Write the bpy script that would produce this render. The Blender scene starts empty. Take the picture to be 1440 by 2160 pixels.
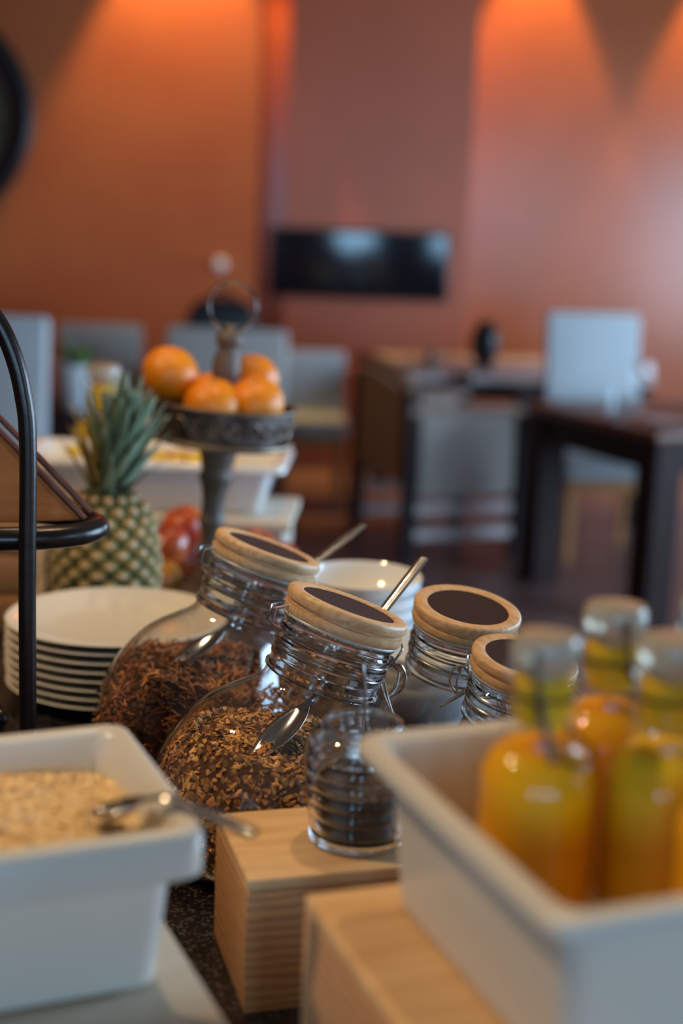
import bpy, bmesh, math, random
from mathutils import Vector, Matrix, noise
PI = math.pi
R = math.radians
rnd = random.Random(7)
sc = bpy.context.scene
C = sc.collection

# ---------------------------------------------------------------- camera
cam_data = bpy.data.cameras.new('camera')
cam = bpy.data.objects.new('camera', cam_data)
C.objects.link(cam)
sc.camera = cam
cam_data.sensor_fit = 'VERTICAL'
cam_data.sensor_height = 36.0
cam_data.lens = 50.0
cam_data.clip_start = 0.05
pitch, roll = R(11.31), R(2.2)
fw = Vector((0, math.cos(pitch), -math.sin(pitch)))
up0 = Vector((0, math.sin(pitch), math.cos(pitch)))
rt0 = Vector((1, 0, 0))
rt = rt0 * math.cos(roll) + up0 * math.sin(roll)
up = up0 * math.cos(roll) - rt0 * math.sin(roll)
mw = Matrix((rt, up, -fw)).transposed().to_4x4()
mw.translation = Vector((0, 0, 1.45))
cam.matrix_world = mw
cam_data.dof.use_dof = True
cam_data.dof.focus_distance = 1.29
cam_data.dof.aperture_fstop = 2.3

# ---------------------------------------------------------------- world, lights, exposure
w = bpy.data.worlds.new('world')
sc.world = w
w.use_nodes = True
bg = w.node_tree.nodes['Background']
bg.inputs[0].default_value = (0.55, 0.72, 1.0, 1)
bg.inputs[1].default_value = 0.7
sc.view_settings.view_transform = 'Standard'
sc.view_settings.look = 'None'
sc.view_settings.gamma = 1.0
sc.view_settings.exposure = 0.0
sc.view_settings.use_curve_mapping = False
cy = sc.cycles
cy.use_denoising = True
cy.max_bounces = 10
cy.transparent_max_bounces = 24
cy.transmission_bounces = 10
cy.sample_clamp_indirect = 4.0
cy.sample_clamp_direct = 0.0
cy.blur_glossy = 0.5
cy.caustics_reflective = False
cy.caustics_refractive = True


def light(name, kind, loc, energy, color, rot=(0, 0, 0), **kw):
    d = bpy.data.lights.new(name, kind)
    d.energy = energy
    d.color = color
    for k, v in kw.items():
        setattr(d, k, v)
    o = bpy.data.objects.new(name, d)
    C.objects.link(o)
    o.location = loc
    o.rotation_euler = rot
    return o


DAY = (0.47, 0.72, 1.0)
WARM = (1.0, 0.72, 0.42)
# daylight through the windows of the right and rear walls (outside the frame); leftmost rear one added to brighten the left chair
for (wy0, wy1, e) in ((-1.2, 0.4, 18), (1.4, 4.2, 215), (5.6, 8.0, 90)):
    light('window_daylight', 'AREA', (3.58, (wy0 + wy1) / 2, 1.4), e, DAY, (0, R(90), 0), shape='RECTANGLE', size=1.6, size_y=wy1 - wy0 - 0.1)
for wx in (-1.75, 0.05, 1.55, 2.75):
    light('window_daylight', 'AREA', (wx, -5.12, 1.8), 38, (0.36, 0.68, 1.0), (R(90), 0, 0), shape='RECTANGLE', size=0.6, size_y=1.4)
# warm ceiling downlights over the buffet
for (lx, ly, e) in ((-1.7, 1.0, 165), (0.25, 1.75, 66), (-0.6, 2.8, 40)):
    light('downlight_lamp', 'SPOT', (lx, ly, 3.54), e, WARM, (0, R(-24) if lx < -1 else 0, 0), spot_size=R(85), spot_blend=0.6, shadow_soft_size=0.06)
# warm wall washers close to the back wall
ORANGE = (1.0, 0.64, 0.20)
for (lx, ly, e, a_) in ((-1.00, 8.16, 270, 62), (1.04, 8.77, 190, 52), (2.20, 8.77, 190, 52), (-0.50, 8.75, 150, 32)):
    light('washer_lamp', 'SPOT', (lx, ly, 3.55), e, ORANGE, (R(4), 0, 0), spot_size=R(a_), spot_blend=0.45, shadow_soft_size=0.03)


# ---------------------------------------------------------------- materials
def new_mat(name):
    m = bpy.data.materials.new(name)
    m.use_nodes = True
    nt = m.node_tree
    return m, nt, nt.nodes['Principled BSDF']


def mat(name, col, rough=0.5, metal=0.0, col2=None, scale=20.0, detail=4.0, bump=0.0, bscale=None, stretch=None,
        wave=False, spec=0.5, sss=0.0, contrast=(0.35, 0.65), island=0.0, trans=0.0, coat=0.0, speckle=None):
    m, nt, b = new_mat(name)
    N, L = nt.nodes, nt.links
    b.inputs['Base Color'].default_value = (*col, 1)
    b.inputs['Roughness'].default_value = rough
    b.inputs['Metallic'].default_value = metal
    b.inputs['Specular IOR Level'].default_value = spec
    b.inputs['Coat Weight'].default_value = coat
    if trans:
        b.inputs['Transmission Weight'].default_value = trans
    if sss:
        b.inputs['Subsurface Weight'].default_value = sss
        b.inputs['Subsurface Radius'].default_value = (0.02, 0.012, 0.004)
        b.inputs['Subsurface Scale'].default_value = 0.6
    tc = N.new('ShaderNodeTexCoord')
    mp = N.new('ShaderNodeMapping')
    L.new(tc.outputs['Object'], mp.inputs[0])
    if stretch:
        mp.inputs['Scale'].default_value = stretch
    out = None
    if col2 is not None:
        if wave:
            t = N.new('ShaderNodeTexWave')
            t.wave_type = 'BANDS'
            t.bands_direction = 'Z'
            t.inputs['Scale'].default_value = scale
            t.inputs['Distortion'].default_value = 6.0
            t.inputs['Detail'].default_value = detail
            t.inputs['Detail Scale'].default_value = 1.2
            fac = t.outputs['Fac']
        else:
            t = N.new('ShaderNodeTexNoise')
            t.inputs['Scale'].default_value = scale
            t.inputs['Detail'].default_value = detail
            fac = t.outputs['Fac']
        L.new(mp.outputs[0], t.inputs['Vector'])
        r = N.new('ShaderNodeValToRGB')
        r.color_ramp.elements[0].position = contrast[0]
        r.color_ramp.elements[0].color = (*col, 1)
        r.color_ramp.elements[1].position = contrast[1]
        r.color_ramp.elements[1].color = (*col2, 1)
        L.new(fac, r.inputs[0])
        out = r.outputs[0]
    if island:
        g = N.new('ShaderNodeNewGeometry')
        hs = N.new('ShaderNodeHueSaturation')
        mr = N.new('ShaderNodeMapRange')
        mr.inputs['To Min'].default_value = 1.0 - island
        mr.inputs['To Max'].default_value = 1.0 + island
        L.new(g.outputs['Random Per Island'], mr.inputs['Value'])
        L.new(mr.outputs[0], hs.inputs['Value'])
        if out is not None:
            L.new(out, hs.inputs['Color'])
        else:
            hs.inputs['Color'].default_value = (*col, 1)
        out = hs.outputs[0]
    if out is not None:
        L.new(out, b.inputs['Base Color'])
    if bump:
        t2 = N.new('ShaderNodeTexNoise')
        t2.inputs['Scale'].default_value = bscale or scale
        t2.inputs['Detail'].default_value = 5.0
        L.new(mp.outputs[0], t2.inputs['Vector'])
        bp = N.new('ShaderNodeBump')
        bp.inputs['Strength'].default_value = bump
        bp.inputs['Distance'].default_value = 0.002
        L.new(t2.outputs['Fac'], bp.inputs['Height'])
        L.new(bp.outputs[0], b.inputs['Normal'])
    return m


def glass_mat(name, tint=(0.97, 0.98, 0.98), edge=(0.20, 0.20, 0.19), boost=1.35, rough=0.012, bump=0.0):
    """thin clear glass: straight transmission that darkens at grazing angles, plus mirror reflection"""
    m = bpy.data.materials.new(name)
    m.use_nodes = True
    N, L = m.node_tree.nodes, m.node_tree.links
    N.clear()
    o = N.new('ShaderNodeOutputMaterial')
    mix = N.new('ShaderNodeMixShader')
    tr = N.new('ShaderNodeBsdfTransparent')
    gl = N.new('ShaderNodeBsdfGlossy')
    gl.inputs['Roughness'].default_value = rough
    gl.inputs['Color'].default_value = (1, 1, 1, 1)
    fr = N.new('ShaderNodeFresnel')
    geo = N.new('ShaderNodeNewGeometry')
    ior = N.new('ShaderNodeMapRange')          # same reflectance from inside and outside of the thin wall
    ior.inputs['To Min'].default_value = 1.5
    ior.inputs['To Max'].default_value = 1 / 1.5
    L.new(geo.outputs['Backfacing'], ior.inputs['Value'])
    L.new(ior.outputs[0], fr.inputs['IOR'])
    mu = N.new('ShaderNodeMath')
    mu.operation = 'MULTIPLY'
    mu.use_clamp = True
    mu.inputs[1].default_value = boost
    lw = N.new('ShaderNodeLayerWeight')
    lw.inputs['Blend'].default_value = 0.5
    r = N.new('ShaderNodeValToRGB')
    r.color_ramp.elements[0].position = 0.66
    r.color_ramp.elements[0].color = (*tint, 1)
    r.color_ramp.elements[1].position = 0.97
    r.color_ramp.elements[1].color = (*edge, 1)
    L.new(lw.outputs['Facing'], r.inputs[0])
    L.new(r.outputs[0], tr.inputs['Color'])
    L.new(fr.outputs[0], mu.inputs[0])
    L.new(mu.outputs[0], mix.inputs[0])
    L.new(tr.outputs[0], mix.inputs[1])
    L.new(gl.outputs[0], mix.inputs[2])
    if bump:
        t = N.new('ShaderNodeTexNoise')
        t.inputs['Scale'].default_value = 45
        bp = N.new('ShaderNodeBump')
        bp.inputs['Strength'].default_value = bump
        bp.inputs['Distance'].default_value = 0.002
        tc = N.new('ShaderNodeTexCoord')
        L.new(tc.outputs['Object'], t.inputs['Vector'])
        L.new(t.outputs['Fac'], bp.inputs['Height'])
        for s in (gl, fr, lw):
            L.new(bp.outputs[0], s.inputs['Normal'])
    L.new(mix.outputs[0], o.inputs['Surface'])
    return m


M = {}
M['terracotta'] = mat('terracotta', (0.46, 0.108, 0.026), 0.24, col2=(0.53, 0.128, 0.033), scale=1.6, bump=0.04, bscale=60, spec=0.7)
M['terracotta_matt'] = mat('terracotta_matt', (0.50, 0.115, 0.036), 0.6, col2=(0.56, 0.145, 0.044), scale=1.6, bump=0.1, bscale=60, spec=0.3)
M['terracotta_breast'] = mat('terracotta_breast', (0.52, 0.112, 0.042), 0.34, col2=(0.58, 0.130, 0.050), scale=1.6, bump=0.05, bscale=60, spec=0.5)
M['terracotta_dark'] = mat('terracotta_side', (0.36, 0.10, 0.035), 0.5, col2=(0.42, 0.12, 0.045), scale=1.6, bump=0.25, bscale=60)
M['ceiling'] = mat('ceiling_paint', (0.20, 0.13, 0.09), 0.8, bump=0.1, bscale=80)
M['floor'] = mat('floor_wood', (0.17, 0.088, 0.078), 0.36, col2=(0.23, 0.12, 0.10), scale=2.2, stretch=(1, 9, 1))
M['counter'] = mat('speckled_granite', (0.010, 0.008, 0.008), 0.22, col2=(0.085, 0.068, 0.066), scale=330, detail=2, contrast=(0.52, 0.68))
M['counter_body'] = mat('counter_body', (0.06, 0.03, 0.02), 0.5, col2=(0.09, 0.045, 0.03), scale=4, stretch=(8, 8, 1))
M['dark_wood'] = mat('dark_wood', (0.018, 0.007, 0.006), 0.5, col2=(0.030, 0.012, 0.009), scale=6, stretch=(8, 1, 1), spec=0.25)
M['top_lit_wood'] = mat('top_lit_wood', (0.34, 0.21, 0.15), 0.4, col2=(0.42, 0.27, 0.20), scale=5, stretch=(1, 8, 1))  # rails and arms of the dark armchair, light from above put into the colour
M['red_wood'] = mat('red_brown_wood', (0.12, 0.045, 0.026), 0.35, col2=(0.17, 0.07, 0.04), scale=5, stretch=(1, 8, 1))
M['grey_fabric'] = mat('grey_fabric', (0.50, 0.44, 0.39), 0.9, col2=(0.58, 0.52, 0.46), scale=120, bump=0.3, bscale=400)
M['brown_fabric'] = mat('brown_fabric', (0.52, 0.27, 0.12), 0.85, col2=(0.60, 0.32, 0.14), scale=90, bump=0.3, bscale=300)
M['white_fabric'] = mat('white_leatherette', (0.48, 0.50, 0.50), 0.5, col2=(0.53, 0.54, 0.54), scale=14, bump=0.1, bscale=200)
M['taupe_top'] = mat('pale_table_top', (0.66, 0.57, 0.54), 0.30, col2=(0.72, 0.63, 0.60), scale=5, stretch=(1, 8, 1))
M['black'] = mat('black_plastic', (0.008, 0.008, 0.010), 0.30)
M['black_soft'] = mat('black_leather', (0.010, 0.009, 0.012), 0.45, bump=0.2, bscale=200)
M['screen'] = mat('black_glass_front', (0.006, 0.006, 0.010), 0.06, spec=0.5)
M['bronze'] = mat('dark_bronze', (0.05, 0.035, 0.018), 0.5, metal=0.4, col2=(0.10, 0.07, 0.03), scale=9)
M['china'] = mat('white_china', (0.76, 0.70, 0.60), 0.16, coat=0.2)
M['bowl_china'] = mat('bowl_china', (0.80, 0.80, 0.79), 0.14, coat=0.3)
M['porcelain'] = mat('tray_porcelain', (0.68, 0.64, 0.56), 0.28, bump=0.05, bscale=30)
M['pine'] = mat('pine_wood_shaded', (0.60, 0.31, 0.13), 0.55, col2=(0.40, 0.18, 0.075), scale=8.0, detail=4, stretch=(1.2, 1.2, 5), wave=True, bump=0.15, bscale=90, contrast=(0.45, 0.98))  # front and side boards, their shade put into a darker, redder colour
M['pine_lit'] = mat('pine_wood_lit', (0.78, 0.50, 0.25), 0.5, col2=(0.66, 0.39, 0.18), scale=9, stretch=(1, 9, 1), bump=0.1, bscale=90)  # same pine for top boards, the light on them put into the colour
M['crate'] = mat('honey_wood', (0.58, 0.25, 0.07), 0.55, col2=(0.44, 0.17, 0.045), scale=8, stretch=(1, 1, 8), bump=0.2, bscale=80)
M['riser'] = mat('cream_painted_wood', (0.62, 0.54, 0.42), 0.5, col2=(0.56, 0.48, 0.37), scale=10, stretch=(1, 8, 1))
M['lid_wood'] = mat('lid_wood', (0.74, 0.47, 0.25), 0.42, col2=(0.56, 0.32, 0.14), scale=42, stretch=(1, 6, 4), bump=0.15, bscale=150)
M['lid_insert'] = mat('chocolate_insert', (0.042, 0.019, 0.015), 0.8, spec=0.2, bump=0.15, bscale=300)
M['gasket'] = mat('clear_rubber', (0.55, 0.55, 0.50), 0.35)
M['steel'] = mat('polished_steel', (0.62, 0.60, 0.57), 0.16, metal=1.0)
M['steel_wire'] = mat('steel_wire', (0.55, 0.53, 0.50), 0.20, metal=1.0)
M['iron'] = mat('black_iron', (0.045, 0.040, 0.038), 0.28, metal=0.85, bump=0.2, bscale=60)
M['zinc'] = mat('embossed_zinc', (0.16, 0.13, 0.12), 0.42, metal=0.85, col2=(0.05, 0.035, 0.03), scale=40, bump=0.3, bscale=90)
M['rim_zinc'] = mat('worn_brass_rim', (0.30, 0.22, 0.15), 0.42, metal=0.8, col2=(0.18, 0.14, 0.10), scale=40)
M['turned_wood'] = mat('weathered_turned_wood', (0.085, 0.052, 0.034), 0.5, col2=(0.15, 0.105, 0.075), scale=25, stretch=(6, 6, 1), bump=0.3, bscale=80)
M['orange'] = mat('orange_peel', (0.82, 0.245, 0.003), 0.36, col2=(0.76, 0.20, 0.002), scale=12, bump=0.45, bscale=260, sss=0.05)
M['stem_end'] = mat('stem_end', (0.10, 0.12, 0.03), 0.7)
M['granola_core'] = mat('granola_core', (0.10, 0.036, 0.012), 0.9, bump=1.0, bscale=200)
M['granola'] = mat('granola_flake', (0.40, 0.155, 0.035), 0.6, col2=(0.72, 0.38, 0.11), scale=55, detail=2, island=0.7, contrast=(0.38, 0.66))
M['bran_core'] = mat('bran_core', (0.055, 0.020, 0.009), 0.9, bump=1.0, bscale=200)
M['bran'] = mat('bran_stick', (0.36, 0.125, 0.035), 0.65, col2=(0.52, 0.21, 0.065), scale=30, island=0.6)
M['oats_core'] = mat('oats_core', (0.85, 0.60, 0.30), 0.9)
M['oats'] = mat('oat_flake', (0.93, 0.68, 0.36), 0.75, col2=(0.96, 0.76, 0.46), scale=18, island=0.15)
M['seed'] = mat('dark_seed', (0.035, 0.018, 0.012), 0.5, col2=(0.07, 0.035, 0.02), scale=60, island=0.5)
M['juice'] = mat('orange_juice', (1.0, 0.42, 0.001), 0.5, col2=(1.0, 0.47, 0.003), scale=8, spec=0.2)
M['juice_yellow'] = mat('yellow_juice', (1.0, 0.55, 0.006), 0.5, col2=(1.0, 0.62, 0.03), scale=8, spec=0.2)
M['rind'] = mat('pineapple_rind', (0.035, 0.045, 0.010), 0.7, col2=(0.06, 0.06, 0.015), scale=40, bump=0.4, bscale=120)
M['eye'] = mat('pineapple_eye', (0.20, 0.165, 0.035), 0.55, col2=(0.36, 0.25, 0.06), scale=50, island=0.3, bump=0.4, bscale=150)
M['spike'] = mat('pineapple_bract', (0.52, 0.32, 0.18), 0.6)
M['crown'] = mat('pineapple_crown', (0.12, 0.17, 0.095), 0.42, col2=(0.25, 0.32, 0.21), scale=22, island=0.35)
M['crown_gold'] = mat('pineapple_crown_old', (0.42, 0.27, 0.04), 0.5, col2=(0.24, 0.20, 0.05), scale=22)
M['apple_red'] = mat('apple_red', (0.42, 0.03, 0.02), 0.3, col2=(0.60, 0.12, 0.03), scale=9, coat=0.3)
M['apple_orange'] = mat('nectarine', (0.70, 0.16, 0.03), 0.35, col2=(0.50, 0.04, 0.02), scale=11)
M['apple_yellow'] = mat('apple_yellow', (0.70, 0.38, 0.04), 0.35, col2=(0.55, 0.16, 0.03), scale=8)
M['lemon'] = mat('yellow_fruit_piece', (0.80, 0.52, 0.03), 0.4, col2=(0.70, 0.42, 0.02), scale=20)
M['grape'] = mat('black_grape', (0.008, 0.006, 0.012), 0.18, coat=0.4)
M['leather'] = mat('brown_board', (0.44, 0.165, 0.045), 0.5, col2=(0.32, 0.11, 0.03), scale=7, stretch=(1, 1, 5), bump=0.25, bscale=90, spec=0.2)
M['leather_edge'] = mat('red_brown_edge', (0.085, 0.022, 0.012), 0.4, col2=(0.14, 0.045, 0.025), scale=30)
M['leaf'] = mat('house_plant_leaf', (0.10, 0.17, 0.04), 0.5, col2=(0.16, 0.25, 0.06), scale=10)
M['napkin'] = mat('pink_plate', (0.62, 0.45, 0.42), 0.4)
M['glass'] = glass_mat('clear_glass')
M['glass_inner'] = glass_mat('clear_glass_inner', tint=(0.99, 0.99, 0.99), edge=(0.75, 0.74, 0.72), boost=0.8)
M['glass_neck'] = glass_mat('clear_glass_neck', edge=(0.34, 0.33, 0.31), boost=1.6, bump=0.35)
M['glass_ribbed'] = glass_mat('ribbed_glass', tint=(0.90, 0.92, 0.92), edge=(0.30, 0.30, 0.29), boost=2.3)
M['bottle_glass'] = glass_mat('bottle_glass', tint=(0.95, 0.97, 0.95), edge=(0.60, 0.60, 0.54), boost=0.9)
def solid_glass(name, col=(0.96, 0.97, 0.97)):
    m = bpy.data.materials.new(name)
    m.use_nodes = True
    N, L = m.node_tree.nodes, m.node_tree.links
    N.clear()
    o = N.new('ShaderNodeOutputMaterial')
    g = N.new('ShaderNodeBsdfGlass')
    g.inputs['Color'].default_value = (*col, 1)
    g.inputs['IOR'].default_value = 1.47
    g.inputs['Roughness'].default_value = 0.0
    L.new(g.outputs[0], o.inputs['Surface'])
    return m


M['solid_glass'] = solid_glass('solid_glass')
M['stopper'] = mat('frosted_stopper', (0.66, 0.60, 0.48), 0.22, trans=0.5)
M['neck_juice'] = mat('neck_juice_yellow', (0.85, 0.50, 0.02), 0.5, spec=0.2)  # yellow of the juice showing in the bottle necks
M['bail'] = mat('dark_bail_wire', (0.16, 0.14, 0.12), 0.3, metal=1.0)
M['frame_paint'] = mat('window_frame_paint', (0.55, 0.52, 0.48), 0.5)
M['lamp_rim'] = mat('lamp_rim', (0.5, 0.5, 0.5), 0.3, metal=0.8)
em, nt_, b_ = new_mat('lamp_lens')
b_.inputs['Emission Color'].default_value = (1.0, 0.7, 0.4, 1)
b_.inputs['Emission Strength'].default_value = 12
M['lamp_lens'] = em


# ---------------------------------------------------------------- mesh helpers
def BM():
    return bmesh.new()


def obj(name, bm, m, parent=None, loc=None, rot=None, smooth=True, angle=40):
    me = bpy.data.meshes.new(name)
    bmesh.ops.recalc_face_normals(bm, faces=bm.faces)
    bm.to_mesh(me)
    bm.free()
    if smooth:
        me.shade_smooth()
        if angle:
            me.set_sharp_from_angle(angle=R(angle))
    me.materials.append(M[m] if isinstance(m, str) else m)
    o = bpy.data.objects.new(name, me)
    C.objects.link(o)
    if parent is not None:
        o.parent = parent
    if loc is not None:
        o.location = loc
    if rot is not None:
        o.rotation_euler = rot
    return o


def thing(name, label, cat, loc=(0, 0, 0), rotz=0.0, group=None, rot=None):
    o = bpy.data.objects.new(name, None)
    o.empty_display_size = 0.05
    C.objects.link(o)
    o.location = loc
    o.rotation_euler = rot if rot else (0, 0, rotz)
    o['label'] = label
    o['category'] = cat
    if group:
        o['group'] = group
    return o


def tag(o, label, cat, group=None):
    o['label'] = label
    o['category'] = cat
    if group:
        o['group'] = group
    return o


def struct(name, bm, m, **kw):
    o = obj(name, bm, m, **kw)
    o['kind'] = 'structure'
    return o


def box(bm, x0, x1, y0, y1, z0, z1, bev=0.0, seg=2, mtx=None):
    vs = [bm.verts.new((x, y, z)) for z in (z0, z1) for y in (y0, y1) for x in (x0, x1)]
    fs = [(0, 2, 3, 1), (4, 5, 7, 6), (0, 1, 5, 4), (2, 6, 7, 3), (1, 3, 7, 5), (0, 4, 6, 2)]
    faces = [bm.faces.new([vs[i] for i in f]) for f in fs]
    if mtx is not None:
        bmesh.ops.transform(bm, matrix=mtx, verts=vs)
    if bev:
        es = list({e for f in faces for e in f.edges})
        bmesh.ops.bevel(bm, geom=es, offset=bev, segments=seg, profile=0.5, affect='EDGES')
    return bm


def rings(bm, rows, close=True, cap0=False, cap1=False):
    """rows: list of lists of points, joined with quads"""
    V = [[bm.verts.new(p) for p in row] for row in rows]
    n = len(V[0])
    for a, b in zip(V[:-1], V[1:]):
        for i in range(n if close else n - 1):
            j = (i + 1) % n
            bm.faces.new((a[i], a[j], b[j], b[i]))
    if cap0:
        bm.faces.new(list(reversed(V[0])))
    if cap1:
        bm.faces.new(V[-1])
    return V


def circle(c, r, tilt=0.0, n=48, u=None, v=None):
    c = Vector(c)
    if u is None:
        u = Vector((math.cos(tilt), 0, -math.sin(tilt)))
        v = Vector((0, 1, 0))
    return [c + r * (math.cos(2 * PI * i / n) * u + math.sin(2 * PI * i / n) * v) for i in range(n)]


def lathe(bm, prof, n=48, c=(0, 0, 0), cap0=True, cap1=True):
    """prof: (r, z) pairs"""
    rows = [circle((c[0], c[1], c[2] + z), max(r, 1e-4), 0, n) for r, z in prof]
    rings(bm, rows, cap0=cap0, cap1=cap1)
    return bm


def smooth_path(pts, sub=6):
    pts = [Vector(p) for p in pts]
    out = []
    for i in range(len(pts) - 1):
        p0 = pts[max(i - 1, 0)]
        p1, p2 = pts[i], pts[i + 1]
        p3 = pts[min(i + 2, len(pts) - 1)]
        for k in range(sub):
            t = k / sub
            out.append(0.5 * ((2 * p1) + (p2 - p0) * t + (2 * p0 - 5 * p1 + 4 * p2 - p3) * t * t + (3 * p1 - p0 - 3 * p2 + p3) * t ** 3))
    out.append(pts[-1])
    return out


def tube(bm, pts, r, n=10, close=False, flat=None, radii=None):
    pts = [Vector(p) for p in pts]
    m = len(pts)
    rows = []
    prev = None
    for i, p in enumerate(pts):
        a = pts[(i - 1) % m] if (close or i > 0) else p
        b = pts[(i + 1) % m] if (close or i < m - 1) else p
        t = (b - a).normalized()
        if prev is None:
            h = Vector((0, 0, 1)) if abs(t.z) < 0.9 else Vector((1, 0, 0))
        else:
            h = prev
        v = (h - t * h.dot(t)).normalized()
        prev = v
        u = t.cross(v)
        rr = radii[i] if radii else r
        fl = flat or (1, 1)
        rows.append([p + rr * (fl[0] * math.cos(2 * PI * k / n) * u + fl[1] * math.sin(2 * PI * k / n) * v) for k in range(n)])
    if close:
        V = [[bm.verts.new(p) for p in row] for row in rows]
        for i in range(m):
            A, B = V[i], V[(i + 1) % m]
            # best rotational alignment at the seam
            off = 0
            if i == m - 1:
                off = min(range(n), key=lambda o: (A[0].co - B[o].co).length)
            for k in range(n):
                bm.faces.new((A[k], A[(k + 1) % n], B[(k + 1 + off) % n], B[(k + off) % n]))
    else:
        rings(bm, rows, cap0=True, cap1=True)
    return bm


def ball(bm, c, r, sub=3, squash=(1, 1, 1), bumpy=0.0):
    g = bmesh.ops.create_icosphere(bm, subdivisions=sub, radius=1.0)
    for v in g['verts']:
        p = v.co.copy()
        k = 1 + bumpy * noise.noise(p * 2.1 + Vector(c) * 31)
        v.co = Vector((p.x * r * squash[0] * k, p.y * r * squash[1] * k, p.z * r * squash[2] * k)) + Vector(c)
    return bm


def rrect(cx, cy, hx, hy, rad, z, n=6):
    pts = []
    for (sx, sy, a0) in ((1, 1, 0), (-1, 1, 90), (-1, -1, 180), (1, -1, 270)):
        for k in range(n + 1):
            a = R(a0 + 90 * k / n)
            pts.append(Vector((cx + sx * (hx - rad) + rad * math.cos(a), cy + sy * (hy - rad) + rad * math.sin(a), z)))
    return pts


def copy_tree(o, parent=None):
    c = o.copy()
    C.objects.link(c)
    if parent is not None:
        c.parent = parent
    for ch in list(o.children):
        copy_tree(ch, c)
    return c


def scatter(bm_src, bm_out, n, make, zmin=-9):
    """place n small pieces on the faces of bm_src, area weighted"""
    bmesh.ops.triangulate(bm_src, faces=bm_src.faces)
    fs = [f for f in bm_src.faces if f.calc_center_median().z > zmin]
    ws = [f.calc_area() for f in fs]
    for f in rnd.choices(fs, ws, k=n):
        a, b, c = [v.co for v in f.verts]
        r1, r2 = rnd.random(), rnd.random()
        if r1 + r2 > 1:
            r1, r2 = 1 - r1, 1 - r2
        p = a + (b - a) * r1 + (c - a) * r2
        make(bm_out, p, f.normal.copy())


def flake(size, curl=0.25, tilt=0.7, lift=0.0015):
    def f(bm, p, nrm):
        s = size * rnd.uniform(0.5, 1.25)
        nn = (nrm + tilt * Vector((rnd.uniform(-1, 1), rnd.uniform(-1, 1), rnd.uniform(-1, 1)))).normalized()
        t = nn.orthogonal().normalized()
        t.rotate(Matrix.Rotation(rnd.uniform(0, 6.28), 3, nn))
        u = nn.cross(t)
        asp = rnd.uniform(0.55, 0.95)
        th = s * 0.22
        p = p + nrm * rnd.uniform(-0.3, 1.0) * lift
        ring = []
        for k in range(6):
            a = k * PI / 3
            rr = s * rnd.uniform(0.8, 1.1)
            ring.append(bm.verts.new(p + t * rr * math.cos(a) + u * rr * asp * math.sin(a) + nn * curl * s * math.cos(2 * a)))
        top = bm.verts.new(p + nn * th)
        bot = bm.verts.new(p - nn * th)
        for k in range(6):
            bm.faces.new((ring[k], ring[(k + 1) % 6], top))
            bm.faces.new((ring[(k + 1) % 6], ring[k], bot))
    return f


def stick(length, rad):
    def f(bm, p, nrm):
        d = (Vector((rnd.uniform(-1, 1), rnd.uniform(-1, 1), rnd.uniform(-0.6, 0.6))) + nrm * rnd.uniform(-0.2, 0.5)).normalized()
        l = length * rnd.uniform(0.4, 1.0)
        q = d.orthogonal().normalized()
        w2 = d.cross(q)
        bend = nrm * l * 0.15
        rows = []
        for t, b in ((-0.5, 0), (0, 1), (0.5, 0)):
            c = p + d * l * t + bend * b
            rows.append([c + rad * q, c + rad * (-0.5 * q + 0.87 * w2), c + rad * (-0.5 * q - 0.87 * w2)])
        rings(bm, rows, cap0=True, cap1=True)
    return f


# ================================================================ the setting
CEIL = 3.6
bm = BM(); box(bm, -4.6, 3.7, -5.3, 9.3, -0.1, 0.0)
struct('floor', bm, 'floor', smooth=False)
bm = BM(); box(bm, -4.6, 3.7, -5.3, 9.3, CEIL, CEIL + 0.1)
struct('ceiling', bm, 'ceiling', smooth=False)
bm = BM(); box(bm, -0.60, 3.7, 9.0, 9.2, 0, CEIL)
struct('wall_back', bm, 'terracotta', smooth=False)
bm = BM(); box(bm, -4.6, -0.565, 8.4, 9.2, 0, CEIL)
struct('wall_back_left', bm, 'terracotta_matt', smooth=False)
bm = BM(); box(bm, -0.40, 0.69, 8.68, 9.0, 0, CEIL)
struct('trim_1', bm, 'terracotta_breast', smooth=False)        # chimney breast that stands proud of the back wall
bm = BM(); box(bm, -4.7, -4.6, -5.3, 9.2, 0, CEIL)
struct('wall_left', bm, 'terracotta_dark', smooth=False)


def wall_with_holes(name, axis, pos, a0, a1, holes, th=0.12):
    """a wall along x (axis 'x') or y (axis 'y') with rectangular window holes (b0, b1, z0, z1)"""
    bm = BM()

    def add(p0, p1, z0, z1):
        if axis == 'y':
            box(bm, pos, pos + th, p0, p1, z0, z1)
        else:
            box(bm, p0, p1, pos, pos + th, z0, z1)
    cur = a0
    for (h0, h1, z0, z1) in holes:
        add(cur, h0, 0, CEIL)
        add(h0, h1, 0, z0)
        add(h0, h1, z1, CEIL)
        cur = h1
    add(cur, a1, 0, CEIL)
    return struct(name, bm, 'terracotta_dark', smooth=False)


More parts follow.
